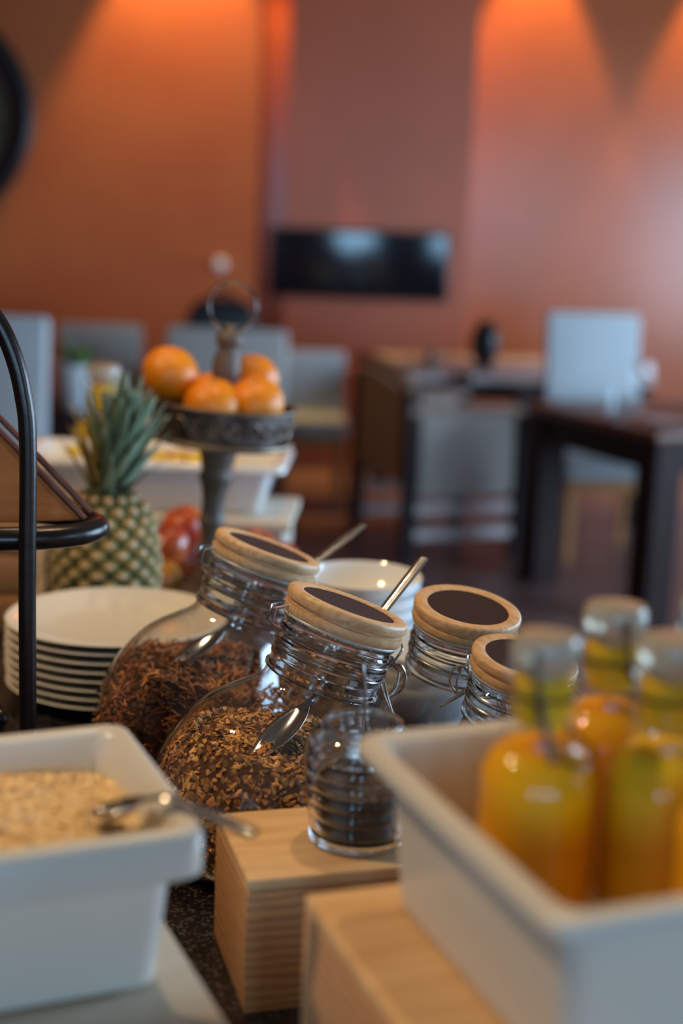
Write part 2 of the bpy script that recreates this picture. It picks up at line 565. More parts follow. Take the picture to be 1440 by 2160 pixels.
wall_with_holes('wall_right', 'y', 3.6, -5.3, 9.2, [(-1.2, 0.4, 0.55, 2.25), (1.4, 4.2, 0.55, 2.25), (5.6, 8.0, 0.55, 2.25)])
wall_with_holes('wall_rear', 'x', -5.22, -4.6, 3.7, [(-2.1, -1.4, 1.05, 2.55), (-0.3, 0.4, 1.05, 2.55), (1.2, 1.9, 1.05, 2.55), (2.4, 3.1, 1.05, 2.55)])  # first opening added, unseen, to light the chair at the left edge
wn = 0
for (ax, p, h0, h1, z0, z1) in (('y', 3.66, -1.2, 0.4, 0.55, 2.25), ('y', 3.66, 1.4, 4.2, 0.55, 2.25), ('y', 3.66, 5.6, 8.0, 0.55, 2.25), ('x', -5.16, -2.1, -1.4, 1.05, 2.55), ('x', -5.16, -0.3, 0.4, 1.05, 2.55), ('x', -5.16, 1.2, 1.9, 1.05, 2.55), ('x', -5.16, 2.4, 3.1, 1.05, 2.55)):
    wn += 1
    bm = BM()
    t = 0.05
    mid = (h0 + h1) / 2
    for (b0, b1, c0, c1) in ((h0, h0 + t, z0, z1), (h1 - t, h1, z0, z1), (h0, h1, z0, z0 + t), (h0, h1, z1 - t, z1), (mid - .015, mid + .015, z0, z1)):
        if ax == 'y':
            box(bm, p, p + 0.04, b0, b1, c0, c1)
        else:
            box(bm, b0, b1, p - 0.04, p, c0, c1)
    struct('window_%d' % wn, bm, 'frame_paint', smooth=False)


def downlight(x, y, where):
    t = thing('recessed_downlight', 'small round recessed downlight ' + where, 'ceiling light', (x, y, CEIL))
    bm = BM(); lathe(bm, [(0.045, -0.004), (0.058, -0.006), (0.060, 0.0), (0.045, 0.0), (0.045, -0.004)], 24, cap0=False, cap1=False)
    obj('rim', bm, 'lamp_rim', t)
    bm = BM(); lathe(bm, [(0.044, 0.0), (0.044, -0.002)], 24)
    obj('lens', bm, 'lamp_lens', t)


downlight(-1.00, 8.16, 'above the left part of the terracotta wall')
downlight(1.04, 8.77, 'above the wall just right of the wide black screen')
downlight(2.2, 8.77, 'above the far right of the back wall')

# ================================================================ back wall: screen and round ornament
t = thing('wall_screen', 'wide black glass-fronted screen hung low on the terracotta wall', 'screen', (0.05, 8.66, 1.235), 0)
bm = BM(); box(bm, -0.535, 0.535, -0.035, 0.02, -0.205, 0.205, 0.008)
obj('housing', bm, 'black', t)
bm = BM(); box(bm, -0.515, 0.515, -0.040, -0.036, -0.185, 0.185)
obj('glass_front', bm, 'screen', t, smooth=False)

t = thing('round_wall_ornament', 'large dark round wall ornament cut off by the left frame edge', 'wall decoration', (-2.44, 8.38, 2.0), 0)
bm = BM()
rows = []
for (r, d) in ((0.46, 0.0), (0.60, 0.0), (0.61, 0.03), (0.58, 0.055), (0.50, 0.05), (0.46, 0.02)):
    rows.append([Vector((r * math.cos(2 * PI * k / 64), -d, r * math.sin(2 * PI * k / 64))) for k in range(64)])
rings(bm, rows)
obj('rim', bm, 'black_soft', t)
bm = BM()
rows = []
for (r, d) in ((0.47, 0.0), (0.47, 0.018), (0.33, 0.024), (0.31, 0.030), (0.29, 0.024), (0.12, 0.020), (0.10, 0.045), (0.01, 0.055)):
    rows.append([Vector((r * math.cos(2 * PI * k / 48), -d, r * math.sin(2 * PI * k / 48))) for k in range(48)])
rings(bm, rows, cap0=True, cap1=True)
obj('face', bm, 'bronze', t)


# ================================================================ furniture of the dining room
def legs(t, pts, half, z1, m, taper=0.8):
    for (x, y) in pts:
        bm = BM()
        rows = []
        for z, k in ((0, taper), (z1, 1.0)):
            rows.append([Vector((x + sx * half * k, y + sy * half * k, z)) for sx, sy in ((-1, -1), (1, -1), (1, 1), (-1, 1))])
        rings(bm, rows, cap0=True, cap1=True)
        bmesh.ops.bevel(bm, geom=list(bm.edges), offset=half * 0.12, segments=1, affect='EDGES')
        obj('leg', bm, m, t, smooth=False)


def table(name, label, loc, rz, sx, sy, top_m, leg_m, leg_half, h=0.76, apron=0.09, th=0.035):
    """local x from 0..sx, y from 0..sy"""
    t = thing(name, label, 'table', loc, rz)
    bm = BM(); box(bm, 0, sx, 0, sy, h - th, h, 0.005)
    obj('tabletop', bm, top_m, t)
    bm = BM()
    i = 0.03
    for (a, b, c, d) in ((i, sx - i, i, i + .025), (i, sx - i, sy - i - .025, sy - i), (i, i + .025, i + .025, sy - i - .025), (sx - i - .025, sx - i, i + .025, sy - i - .025)):
        box(bm, a, b, c, d, h - th - apron, h - th)
    obj('apron', bm, leg_m, t, smooth=False)
    lh = leg_half
    legs(t, [(lh + .01, lh + .01), (sx - lh - .01, lh + .01), (lh + .01, sy - lh - .01), (sx - lh - .01, sy - lh - .01)], lh, h - th, leg_m, 1.0)
    return t


def parsons_chair(name, label, loc, rz, w=0.45, h=1.10, cover='white_fabric', leg='crate', seat_h=0.47, d=0.46, group=None):
    """chair faces local -y; origin on the floor under its middle"""
    t = thing(name, label, 'chair', loc, rz, group)
    bm = BM(); box(bm, -w / 2, w / 2, -d / 2, d / 2, seat_h - 0.09, seat_h, 0.02, 3)
    obj('seat', bm, cover, t)
    bm = BM()
    rows = []
    for k in range(9):
        z = seat_h - 0.06 + (h - seat_h + 0.06) * k / 8
        y = d / 2 - 0.055 + 0.06 * (k / 8) ** 1.5
        wt = w / 2 * (1.0 - 0.02 * (k / 8))
        th = 0.035 * (1 - 0.35 * k / 8)
        rows.append(rrect(0, y, wt, th, th * 0.6, z, 3))
    rings(bm, rows, cap0=True, cap1=True)
    bmesh.ops.bevel(bm, geom=[e for e in bm.edges if abs(e.verts[0].co.z - h) < 1e-4 and abs(e.verts[1].co.z - h) < 1e-4], offset=0.01, segments=2, affect='EDGES')
    obj('backrest', bm, cover, t)
    bm = BM()
    box(bm, -w / 2 + .01, w / 2 - .01, -d / 2 + .01, d / 2 - .01, seat_h - 0.15, seat_h - 0.09, 0.004)
    obj('seat_frame', bm, leg, t)
    legs(t, [(-w / 2 + .03, -d / 2 + .03), (w / 2 - .03, -d / 2 + .03), (-w / 2 + .03, d / 2 - .03), (w / 2 - .03, d / 2 - .03)], 0.022, seat_h - 0.12, leg, 0.75)
    return t


# near dark table on the right, a long table turned about 25 degrees
A = R(24.7)
table('dining_table', 'massive dark wooden dining table at right, nearest to the buffet', (1.138, 5.125, 0), A, 1.7, 0.93, 'red_wood', 'dark_wood', 0.065, apron=0.12)
parsons_chair('upholstered_chair', 'pale high-backed chair behind the massive dark table, facing the buffet', (1.185, 6.50, 0), R(10), w=0.46, h=1.10)
parsons_chair('upholstered_chair', 'pale chair cut by the left frame edge behind the iron stand', (-1.245, 4.55, 0), R(-6), w=0.46, h=1.12)
parsons_chair('upholstered_chair', 'low pale chair back behind the oranges, left of the brown armchair', (-0.175, 7.5, 0), R(4), w=0.36, h=0.79, d=0.42)
parsons_chair('upholstered_chair', 'grey upholstered chair back behind the cake stand', (-0.575, 6.2, 0), R(-8), w=0.56, h=0.985, cover='grey_fabric', leg='dark_wood')
parsons_chair('upholstered_chair', 'dull grey chair back far left behind the small potted plant', (-1.22, 6.9, 0), R(4), w=0.42, h=0.93, cover='grey_fabric', leg='dark_wood')

# light-topped table with the armchair in front of it
table('dining_table', 'pale-topped dining table in the middle of the room behind the brown armchair', (0.30, 6.95, 0), R(8), 1.25, 1.15, 'taupe_top', 'dark_wood', 0.045)

t = thing('armchair', 'dark wooden armchair with brown back and grey side, before the pale table', 'chair', (0.30, 6.12, 0), R(22))
# local x: chair depth (back at 0, front at .52); local y: width (0 near side, .64 far side)
bm = BM()
rows = []
for k in range(11):
    y = 0.03 + 0.60 * k / 10
    z1 = 0.80 + 0.07 * math.sin(PI * min(1, k / 8) / 2)
    x0 = -0.02
    rows.append([Vector((x0, y, 0.36)), Vector((x0 + .05, y, 0.36)), Vector((x0 + .05, y, z1 - .06)), Vector((x0, y, z1 - .06))])
rings(bm, rows, cap0=True, cap1=True)
obj('back_panel', bm, 'brown_fabric', t)
bm = BM()
tube(bm, smooth_path([(0.0, 0.0, 0.74), (0.0, 0.10, 0.80), (0.0, 0.3, 0.84), (0.0, 0.5, 0.855), (0.0, 0.67, 0.85)], 4), 0.032, 8)
obj('top_rail', bm, 'top_lit_wood', t)
bm = BM(); box(bm, 0.04, 0.50, 0.0, 0.05, 0.30, 0.66, 0.006)
obj('side_panel', bm, 'grey_fabric', t)
bm = BM(); box(bm, 0.04, 0.50, 0.60, 0.65, 0.30, 0.66, 0.006)
obj('side_panel', bm, 'grey_fabric', t)
for y in (0.025, 0.625):
    bm = BM(); box(bm, -0.02, 0.56, y - .035, y + .035, 0.66, 0.70, 0.01)
    obj('armrest', bm, 'top_lit_wood', t)
bm = BM(); box(bm, 0.03, 0.55, 0.05, 0.60, 0.34, 0.45, 0.02)
obj('seat', bm, 'brown_fabric', t)
for z in (0.24, 0.13):
    for y in (0.01, 0.61):
        bm = BM(); box(bm, 0.02, 0.52, y, y + 0.03, z - .022, z + .022)
        obj('stretcher', bm, 'taupe_top', t, smooth=False)
legs(t, [(0, 0.025), (0.54, 0.025), (0, 0.625), (0.54, 0.625)], 0.032, 0.78, 'dark_wood', 0.9)

# things on the tables at the back
t = thing('round_vase', 'black round vase standing on the pale table top', 'vase', (0.70, 7.30, 0.76))
bm = BM(); lathe(bm, [(0.04, 0), (0.045, 0.01), (0.035, 0.03), (0.065, 0.07), (0.078, 0.13), (0.07, 0.19), (0.04, 0.235), (0.045, 0.25), (0.038, 0.25), (0.03, 0.235)], 32, cap1=False)
obj('body', bm, 'black', t)
bm = BM(); lathe(bm, [(0.018, 0), (0.03, 0.004), (0.034, 0.05), (0.03, 0.09), (0.0285, 0.09), (0.032, 0.05), (0.02, 0.012)], 24, cap1=False)
tag(obj('votive_cup', bm, 'red_wood', loc=(0.43, 7.2, 0.76)), 'small dark red cup on the pale table, left of the black vase', 'cup')

t = thing('wine_glass', 'stemmed wine glass catching bright daylight on the massive dark table', 'glass', (1.165, 5.62, 0.76))
bm = BM(); lathe(bm, [(0.035, 0), (0.034, 0.003), (0.006, 0.008), (0.005, 0.085), (0.012, 0.10), (0.038, 0.13), (0.043, 0.16), (0.036, 0.215)], 32, cap1=False)
obj('bowl', bm, 'glass_ribbed', t)
bm = BM(); lathe(bm, [(0.028, 0), (0.030, 0.004), (0.034, 0.10), (0.033, 0.10), (0.028, 0.008)], 28, cap1=False)
tag(obj('tumbler', bm, 'glass_ribbed', loc=(1.060, 5.56, 0.76)), 'short clear water tumbler on the massive dark table, left of the wine glass', 'glass')
bm = BM(); lathe(bm, [(0.05, 0), (0.085, 0.012), (0.085, 0.015), (0.05, 0.004)], 36)
tag(obj('side_plate', bm, 'napkin', loc=(1.245, 5.42, 0.76)), 'small pinkish side plate near the edge of the massive dark table', 'plate')

# left background: dark table with potted plant, black rounded bag
table('dining_table', 'dark wooden table behind the pineapple carrying a potted plant', (-1.32, 4.95, 0), R(3), 0.95, 0.7, 'dark_wood', 'dark_wood', 0.035)
t = thing('potted_plant', 'small green plant in a white pot on the dark table behind the pineapple', 'plant', (-0.98, 5.2, 0.76))
bm = BM(); lathe(bm, [(0.055, 0), (0.062, 0.01), (0.080, 0.15), (0.084, 0.152), (0.084, 0.165), (0.074, 0.165), (0.06, 0.12)], 32)
obj('pot', bm, 'bowl_china', t)
bm = BM()
for k in range(26):
    a = rnd.uniform(0, 2 * PI)
    l = rnd.uniform(0.06, 0.13)
    out = Vector((math.cos(a), math.sin(a), 0))
    base = Vector((0, 0, 0.13)) + out * 0.02
    tip = base + out * l * rnd.uniform(.3, .8) + Vector((0, 0, l))
    side = Vector((-out.y, out.x, 0)) * 0.016
    mid = (base + tip) / 2 + Vector((0, 0, 0.015))
    v = [bm.verts.new(p) for p in (base, mid + side, tip, mid - side)]
    u_ = bm.verts.new(mid + Vector((0, 0, 0.004)))
    for i in range(4):
        bm.faces.new((v[i], v[(i + 1) % 4], u_))
o = obj('foliage', bm, 'leaf', t)
bm = BM()
rows = []
for k in range(9):
    a = k / 8 * PI / 2
    rows.append(rrect(0, 0, 0.04 + 0.155 * math.cos(a) ** 0.6, 0.03 + 0.045 * math.cos(a) ** 0.6, 0.03, 0.30 * math.sin(a) + 0.03, 4))
rings(bm, [rrect(0, 0, 0.18, 0.07, 0.03, 0, 4)] + rows, cap0=True, cap1=True)
t = thing('black_bag', 'black rounded bag standing on the dark side table behind the ring handle', 'bag', (-0.62, 7.0, 0.76))
obj('body', bm, 'black_soft', t)
bm = BM(); tube(bm, smooth_path([(-.06, 0, .30), (-.05, 0, .345), (0, 0, .36), (.05, 0, .345), (.06, 0, .30)], 4), 0.008, 8)
obj('handle', bm, 'black_soft', t)
table('side_table', 'dark side table with a black bag behind the grey chair back', (-0.95, 6.82, 0), 0, 0.58, 0.42, 'dark_wood', 'dark_wood', 0.03)

# ================================================================ buffet counter (runs away to the left)
TZ = 0.88
t = thing('buffet_counter', 'long buffet counter with a dark speckled stone top under all the food', 'counter', (0, 0, 0))
# right edge runs along (-.345, .939)
e2 = Vector((-0.345, 0.939, 0))
e1 = Vector((0.939, 0.345, 0))
P0 = Vector((0.275, 1.40, 0)) - e2 * 1.55
edge = [P0, P0 + e2 * 3.05, P0 + e2 * 3.05 - e1 * 1.25, P0 - e1 * 1.25]


def slab(bm, pts, z0, z1, bev=0.0):
    a = [bm.verts.new((p.x, p.y, z0)) for p in pts]
    b = [bm.verts.new((p.x, p.y, z1)) for p in pts]
    n = len(pts)
    bm.faces.new(list(reversed(a)))
    bm.faces.new(b)
    for i in range(n):
        bm.faces.new((a[i], a[(i + 1) % n], b[(i + 1) % n], b[i]))
    if bev:
        bmesh.ops.bevel(bm, geom=list(bm.edges), offset=bev, segments=2, affect='EDGES')


bm = BM(); slab(bm, edge, TZ - 0.03, TZ, 0.004)
obj('worktop', bm, 'counter', t)
ins = [edge[0] + (e2 - e1) * 0.03, edge[1] + (-e2 - e1) * 0.03, edge[2] + (-e2 + e1) * 0.03, edge[3] + (e2 + e1) * 0.03]
bm = BM(); slab(bm, ins, 0.0, TZ - 0.03)
obj('body', bm, 'counter_body', t, smooth=False)


# ================================================================ jars
def jar_stations(h, rb, rn, off, tilt, sub=5):
    tb = [(0, 0.0, 0, 0.72 * rb), (0, 0.012, 0, 0.82 * rb), (0, 0.06, 0.02, 0.94 * rb), (0, 0.14, 0.10, 0.995 * rb), (0, 0.23, 0.24, 1.0 * rb), (0.02, 0.33, 0.50, 0.955 * rb),
          (0.11, 0.42, 0.90, 0.855 * rb), (0.27, 0.505, 1.20, 0.73 * rb), (0.46, 0.585, 1.28, 0.5 * (0.60 * rb + 1.16 * rn)), (0.58, 0.64, 1.15, 1.03 * rn), (0.66, 0.685, 1.0, rn), (0.80, 0.80, 1.0, rn * 0.985), (0.925, 0.885, 1.0, rn * 0.985)]
    pts = smooth_path([(a, b, c) for a, b, c, d in tb], sub)
    rr = smooth_path([(d, 0, 0) for a, b, c, d in tb], sub)
    return [(p.x * off, p.y * h, p.z * tilt, max(q.x, 1e-3)) for p, q in zip(pts, rr)]


def jar(name, label, loc, rz, h, rb, rn, off, tilt, fill=None, level=0.5, nflakes=0, clasp_side=1, spoon=None, group='clip-top storage jars', clear_label=None):
    t = thing(name, label, 'jar', loc, rz, group)
    st = jar_stations(h, rb, rn, off, tilt)
    nseg = 72
    bm = BM()
    rows = [circle((x, 0, z), r, tl, nseg) for x, z, tl, r in st]
    rings(bm, rows, cap0=True)
    obj('glass_body', bm, 'glass', t, angle=60)
    # inner wall of the glass
    bm = BM()
    rows = [circle((x, 0, max(z, 0.007)), r - 0.0042, tl, nseg) for x, z, tl, r in st[2:]]
    rings(bm, rows, cap0=True)
    obj('inner_wall', bm, 'glass_inner', t, angle=60)
    # ribbed neck collar: raised glass beads round the neck
    nrm = Vector((math.sin(tilt), 0, math.cos(tilt)))
    u = Vector((math.cos(tilt), 0, -math.sin(tilt)))
    v = Vector((0, 1, 0))
    n0 = Vector((st[-1][0], 0, st[-1][1]))

    def at(d):
        return n0 + nrm * d
    bm = BM()
    prof = [(0.990, -.050), (1.050, -.048), (1.055, -.0445), (1.0, -.042), (1.0, -.037), (1.03, -.035), (1.03, -.0325), (1.0, -.030), (1.005, -.024), (1.045, -.0225), (1.045, -.0195), (1.0, -.018), (1.0, -.012), (1.035, -.0105), (1.035, -.008), (1.0, -.006), (1.02, 0.0), (1.05, 0.002), (0.97, 0.004), (0.93, 0.002), (0.93, -.048), (0.990, -.050)]
    k = rn / 0.052
    rings(bm, [circle(at(d * k), rn * f, n=64, u=u, v=v) for f, d in prof])
    obj('neck_collar', bm, 'solid_glass', t, angle=35)
    # rubber seal
    bm = BM()
    rings(bm, [circle(at(d * k), rn * f, n=64, u=u, v=v) for f, d in ((0.86, .003), (1.06, .003), (1.075, .0045), (1.06, .006), (0.86, .006))], cap0=True, cap1=True)
    obj('rubber_seal', bm, 'gasket', t)
    # wooden lid: two rounded discs with a groove, dark insert on top
    rl = rn * 1.115
    bm = BM()
    L0 = .006
    prof = [(0.55, L0), (0.965, L0), (0.985, L0 + .002), (0.992, L0 + .005), (0.985, L0 + .0080), (0.930, L0 + .0090), (0.925, L0 + .0115), (0.985, L0 + .0125), (1.0, L0 + .015), (1.0, L0 + .019), (0.985, L0 + .0215), (0.95, L0 + .0225), (0.80, L0 + .0222), (0.76, L0 + .0210), (0.76, L0 + .0190)]
    rings(bm, [circle(at(d * k), rl * f, n=72, u=u, v=v) for f, d in prof], cap0=True, cap1=True)
    lid = obj('lid', bm, 'lid_wood', t, angle=50)
    bm = BM()
    rings(bm, [circle(at(d * k), rl * f, n=64, u=u, v=v) for f, d in ((0.757, L0 + .0191), (0.757, L0 + .0205), (0.750, L0 + .0209))], cap0=True, cap1=True)
    obj('lid_insert', bm, 'lid_insert', lid)
    # wire: two rings round the neck, bail over the side, hinge loop opposite
    bm = BM()
    for d in (-.0145, -.0275):
        tube(bm, circle(at(d * k), rn * 1.035, n=48, u=u, v=v), 0.0011, 6, close=True)
    obj('neck_wire', bm, 'steel_wire', t)
    for s, nm in ((clasp_side, 'clasp'), (-clasp_side, 'hinge_wire')):
        o1 = u * s
        w1 = v
        base = at(-.0145 * k) + o1 * rn * 1.04
        bm = BM()
        if nm == 'clasp':
            # lever loop hanging out and the pull wire beneath
            for sg in (-1, 1):
                tube(bm, smooth_path([base + w1 * sg * .012, base + o1 * .010 + w1 * sg * .012 + nrm * .004, base + o1 * .020 + w1 * sg * .010 - nrm * .006, base + o1 * .022 + w1 * sg * .006 - nrm * .020, base + o1 * .016 - nrm * .030], 4), 0.0012, 6)
            tube(bm, smooth_path([base + w1 * -.012, base + o1 * .006 + w1 * -.012 + nrm * .018, base + o1 * .003 + nrm * .024, base + o1 * .006 + w1 * .012 + nrm * .018, base + w1 * .012], 4), 0.0012, 6)
            lathe_c = base + o1 * .010
            tube(bm, [lathe_c - w1 * .014, lathe_c + w1 * .014], 0.0026, 8)
            tube(bm, smooth_path([base - nrm * .013 + w1 * -.009, base + o1 * .014 - nrm * .032 + w1 * -.006, base + o1 * .030 - nrm * .050, base + o1 * .014 - nrm * .032 + w1 * .006, base - nrm * .013 + w1 * .009], 4), 0.0011, 6)
        else:
            tube(bm, [base + w1 * -.011, base + o1 * .012 + w1 * -.009 + nrm * .006, base + o1 * .013 + w1 * -.007 + nrm * .020, base + nrm * .026 + w1 * -.007 + o1 * .002, base + nrm * .026 + w1 * .007 + o1 * .002,
                      base + o1 * .013 + w1 * .007 + nrm * .020, base + o1 * .012 + w1 * .009 + nrm * .006, base + w1 * .011], 0.0012, 6)
            tube(bm, [base - w1 * .013 + o1 * .002, base + w1 * .013 + o1 * .002], 0.0024, 8)
        obj(nm, bm, 'steel_wire', t)
    # contents
    if fill:
        zl = h * level
        inner = [(x, z, tl * 0.6, r - 0.0058) for x, z, tl, r in st if 0.008 < z < zl]
        xt, zt, tlt, rt_ = inner[-1]
        rows = [circle((x, 0, z), r, tl, 40) for x, z, tl, r in inner]
        for q in (0.93, 0.8, 0.62, 0.42, 0.2, 0.03):
            row = []
            for i, p in enumerate(circle((xt, 0, zt), rt_ * q, tlt * 0.3, 40)):
                hgt = 0.010 * (1 - q) + 0.008 * noise.noise(Vector((p.x * 26, p.y * 26, h * 10 + loc[0] * 9)))
                row.append(p + Vector((0, 0, hgt)))
            rows.append(row)
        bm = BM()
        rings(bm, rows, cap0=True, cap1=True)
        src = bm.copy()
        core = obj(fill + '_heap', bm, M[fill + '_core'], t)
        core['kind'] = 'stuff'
        bmesh.ops.recalc_face_normals(src, faces=src.faces)
        out = BM()
        if fill == 'granola':
            scatter(src, out, nflakes, flake(0.0041, tilt=0.55, lift=0.0008))
        else:
            scatter(src, out, nflakes, stick(0.026, 0.0011))
        src.free()
        # keep every piece inside the glass
        fl = obj(fill + '_pieces', out, fill, t, smooth=False)
        fl['kind'] = 'stuff'
    return t


J1 = (-0.1395, 1.450, TZ + .0003)
J2 = (-0.0540, 1.230, TZ + .0003)
jar('storage_jar', 'large glass jar of bran sticks, furthest left, wooden lid and wire hinge on its left', J1, R(17), 0.236, 0.112, 0.0525, 0.063, R(19), 'bran', 0.44, 4200, clasp_side=1)
jar('storage_jar', 'large leaning glass jar full of brown granola in the centre, wooden lid with dark insert', J2, R(17), 0.236, 0.112, 0.0515, 0.063, R(19), 'granola', 0.47, 6500, clasp_side=1)
jar('storage_jar', 'clear empty glass jar with wooden lid facing up, right of the granola jar', (0.106, 1.362, TZ), R(-48), 0.213, 0.076, 0.0475, 0.028, R(11), clasp_side=1)
jar('storage_jar', 'small clear glass jar half hidden behind the juice bottles, wooden lid', (0.147, 1.213, TZ), R(-40), 0.210, 0.073, 0.0425, 0.022, R(11), clasp_side=-1)


def spoon_obj(name, label, p_tip, p_mid, p_end, bowl=True, hw=0.0045, m='steel', bowl_len=0.05, bowl_w=0.016, group='serving spoons'):
    """handle runs p_tip -> p_mid, bowl ends at p_end"""
    t = thing(name, label, 'spoon', p_tip, 0, group)
    a, b, c = Vector(p_tip), Vector(p_mid), Vector(p_end)
    bm = BM()
    path = smooth_path([a, (a * 2 + b) / 3, (a + b * 2) / 3, b, (b + c) / 2 if not bowl else b + (c - b) * 0.35], 5)
    n = len(path)
    rad = [hw * (1.15 - 0.55 * min(1, i / (n - 1)) if i > 1 else 1.0) for i in range(n)]
    tube(bm, [p - a for p in path], hw, 10, flat=(1.0, 0.38), radii=rad)
    obj('handle', bm, m, t)
    if bowl:
        bm = BM()
        d = (c - b).normalized()
        s = Vector((0, 0, 1)).cross(d).normalized()
        nz = d.cross(s)
        L = (c - b).length
        rows = []
        nn = 14
        for i in range(nn + 1):
            q = i / nn
            ww = bowl_w * math.sin(PI * min(1, q * 0.92 + 0.06)) ** 0.7
            row = []
            for j in range(9):
                s_ = (j / 8 - 0.5) * 2
                dep = -0.007 * (1 - s_ * s_) * math.sin(PI * q)
                row.append(b + d * L * (0.3 + 0.7 * q) + s * ww * s_ + nz * dep - a)
            rows.append(row)
        rings(bm, rows, close=False)
        o = obj('bowl', bm, m, t)
        md = o.modifiers.new('solid', 'SOLIDIFY')
        md.thickness = 0.0012
    return t


spoon_obj('serving_spoon', 'steel spoon sticking out of the bran jar at far left', (0.0254, 1.620, 1.1112), (-0.1000, 1.476, 1.038), (-0.1740, 1.430, 0.990), hw=0.0058)
spoon_obj('serving_spoon', 'steel spoon with bright handle standing in the granola jar', (0.0846, 1.400, 1.1254), (-0.0070, 1.245, 1.0414), (-0.0698, 1.180, 0.9906), hw=0.0058)

# ================================================================ plates and bowls
ORDINAL = ['topmost', 'second', 'third', 'fourth', 'fifth', 'sixth', 'seventh', 'eighth', 'ninth']
prof = [(0.060, 0.0), (0.072, 0.0015), (0.090, 0.004), (0.118, 0.0150), (0.1335, 0.0180), (0.1345, 0.0192), (0.133, 0.0204), (0.117, 0.0180), (0.092, 0.0075), (0.070, 0.0050), (0.002, 0.0048)]
bm = BM(); lathe(bm, prof, 72)
p0 = obj('dinner_plate', bm, 'china', loc=(-0.269, 1.68, TZ))
NPL = 8
for i in range(NPL):
    o = p0 if i == 0 else p0.copy()
    if i:
        C.objects.link(o)
    o.location = (-0.269 + rnd.uniform(-.001, .001), 1.68 + rnd.uniform(-.001, .001), TZ + i * 0.0108)
    o.rotation_euler = (0, 0, rnd.uniform(0, 6))
    k = NPL - 1 - i
    tag(o, ('topmost white dinner plate of the wide stack, its inside open to view' if k == 0 else
            'lowest white dinner plate of the wide stack left of the jars' if k == NPL - 1 else
            '%s white dinner plate from the top of the wide stack left of the jars' % ORDINAL[k]), 'plate', 'stacked dinner plates')
prof = [(0.032, 0.0), (0.036, 0.0), (0.040, 0.006), (0.060, 0.022), (0.073, 0.045), (0.0765, 0.056), (0.0762, 0.058), (0.0745, 0.057), (0.070, 0.044), (0.056, 0.024), (0.035, 0.010), (0.002, 0.008)]
bm = BM(); lathe(bm, prof, 60)
b0 = obj('cereal_bowl', bm, 'bowl_china', loc=(0.038, 1.75, TZ))
NB = 6
for i in range(3):  # added stack, its white imitates the pale reflections inside the clear jar
    o = b0.copy()
    C.objects.link(o)
    o.location = (0.115, 1.615, TZ + i * 0.0165)
    o.rotation_euler = (0, 0, rnd.uniform(0, 6))
    tag(o, ('lowest', 'middle', 'top')[i] + ' white bowl of the short stack added to give the clear jar its pale patch', 'bowl', 'bowls in the short stack')
for i in range(NB):
    o = b0 if i == 0 else b0.copy()
    if i:
        C.objects.link(o)
    o.location = (0.030 + rnd.uniform(-.002, .002), 1.75 + rnd.uniform(-.002, .002), TZ + i * 0.0165)
    o.rotation_euler = (0, 0, rnd.uniform(0, 6))
    k = NB - 1 - i
    tag(o, ('topmost white cereal bowl of the stack behind the jar lids' if k == 0 else
            'lowest white cereal bowl of the stack behind the jar lids' if k == NB - 1 else
            '%s white cereal bowl from the top of the stack behind the jar lids' % ORDINAL[k]), 'bowl', 'stacked cereal bowls')


# ================================================================ porcelain food containers
def pan(name, label, loc, rz, hx, hy, h, ax=1, ay=1, lip=0.018, lip_h=0.018, taper=0.020, rad=0.03, group='deep rectangular serving pans', m='porcelain'):
    """origin at the base corner of its near right rim; local box runs to -x / +y (ax, ay signs)"""
    t = thing(name, label, 'serving dish', loc, rz, group)
    cx, cy = ax * hx, ay * hy
    w_ = 0.006
    rows = []
    rows.append(rrect(cx, cy, hx - lip - taper, hy - lip - taper, rad, 0.0, 6))
    rows.append(rrect(cx, cy, hx - lip - taper + .006, hy - lip - taper + .006, rad, 0.004, 6))
    rows.append(rrect(cx, cy, hx - lip - 0.004, hy - lip - 0.004, rad, h - lip_h - .006, 6))
    rows.append(rrect(cx, cy, hx - 0.004, hy - 0.004, rad, h - lip_h, 6))
    rows.append(rrect(cx, cy, hx, hy, rad, h - lip_h + .003, 6))
    rows.append(rrect(cx, cy, hx, hy, rad, h - .004, 6))
    rows.append(rrect(cx, cy, hx - .003, hy - .003, rad, h, 6))
    rows.append(rrect(cx, cy, hx - lip + .002, hy - lip + .002, rad * .8, h, 6))
    rows.append(rrect(cx, cy, hx - lip - .003, hy - lip - .003, rad * .8, h - .005, 6))
    rows.append(rrect(cx, cy, hx - lip - taper - w_, hy - lip - taper - w_, rad * .8, 0.012, 6))
    rows.append(rrect(cx, cy, hx - lip - taper - w_ - .01, hy - lip - taper - w_ - .01, rad * .6, 0.007, 6))
    bm = BM()
    rings(bm, rows, cap0=True, cap1=True)
    obj('dish', bm, m, t, angle=50)
    return t


# left pan with pale oats, on a cream riser
AL = R(23.6)
LP = Vector((-0.0700, 0.783, 0.990))
panL = pan('serving_pan', 'white rectangular porcelain pan of pale oats, left foreground', LP, AL, 0.14, 0.098, 0.11, ax=-1, ay=1, lip_h=0.032, lip=0.012, taper=0.016, rad=0.016)
bm = BM()
rows = []
for q in (0.0, 0.35, 0.7, 0.9, 1.0):
    q2 = 1 - q
hxL, hyL = 0.122, 0.080
G = 22
grid = []
for j in range(G + 1):
    row = []
    for i in range(G + 1):
        x = -0.14 + hxL * (2 * i / G - 1)
        y = 0.098 + hyL * (2 * j / G - 1)
        q = max(abs(2 * i / G - 1), abs(2 * j / G - 1))
        z = 0.083 + 0.012 * (1 - q ** 2) + 0.010 * noise.noise(Vector((x * 20, y * 20, 3)))
        row.append(Vector((x, y, z)))
    grid.append(row)
rings(bm, grid, close=False)
src = bm.copy()
o = obj('oat_heap', bm, 'oats_core', panL); o['kind'] = 'stuff'
bmesh.ops.recalc_face_normals(src, faces=src.faces)
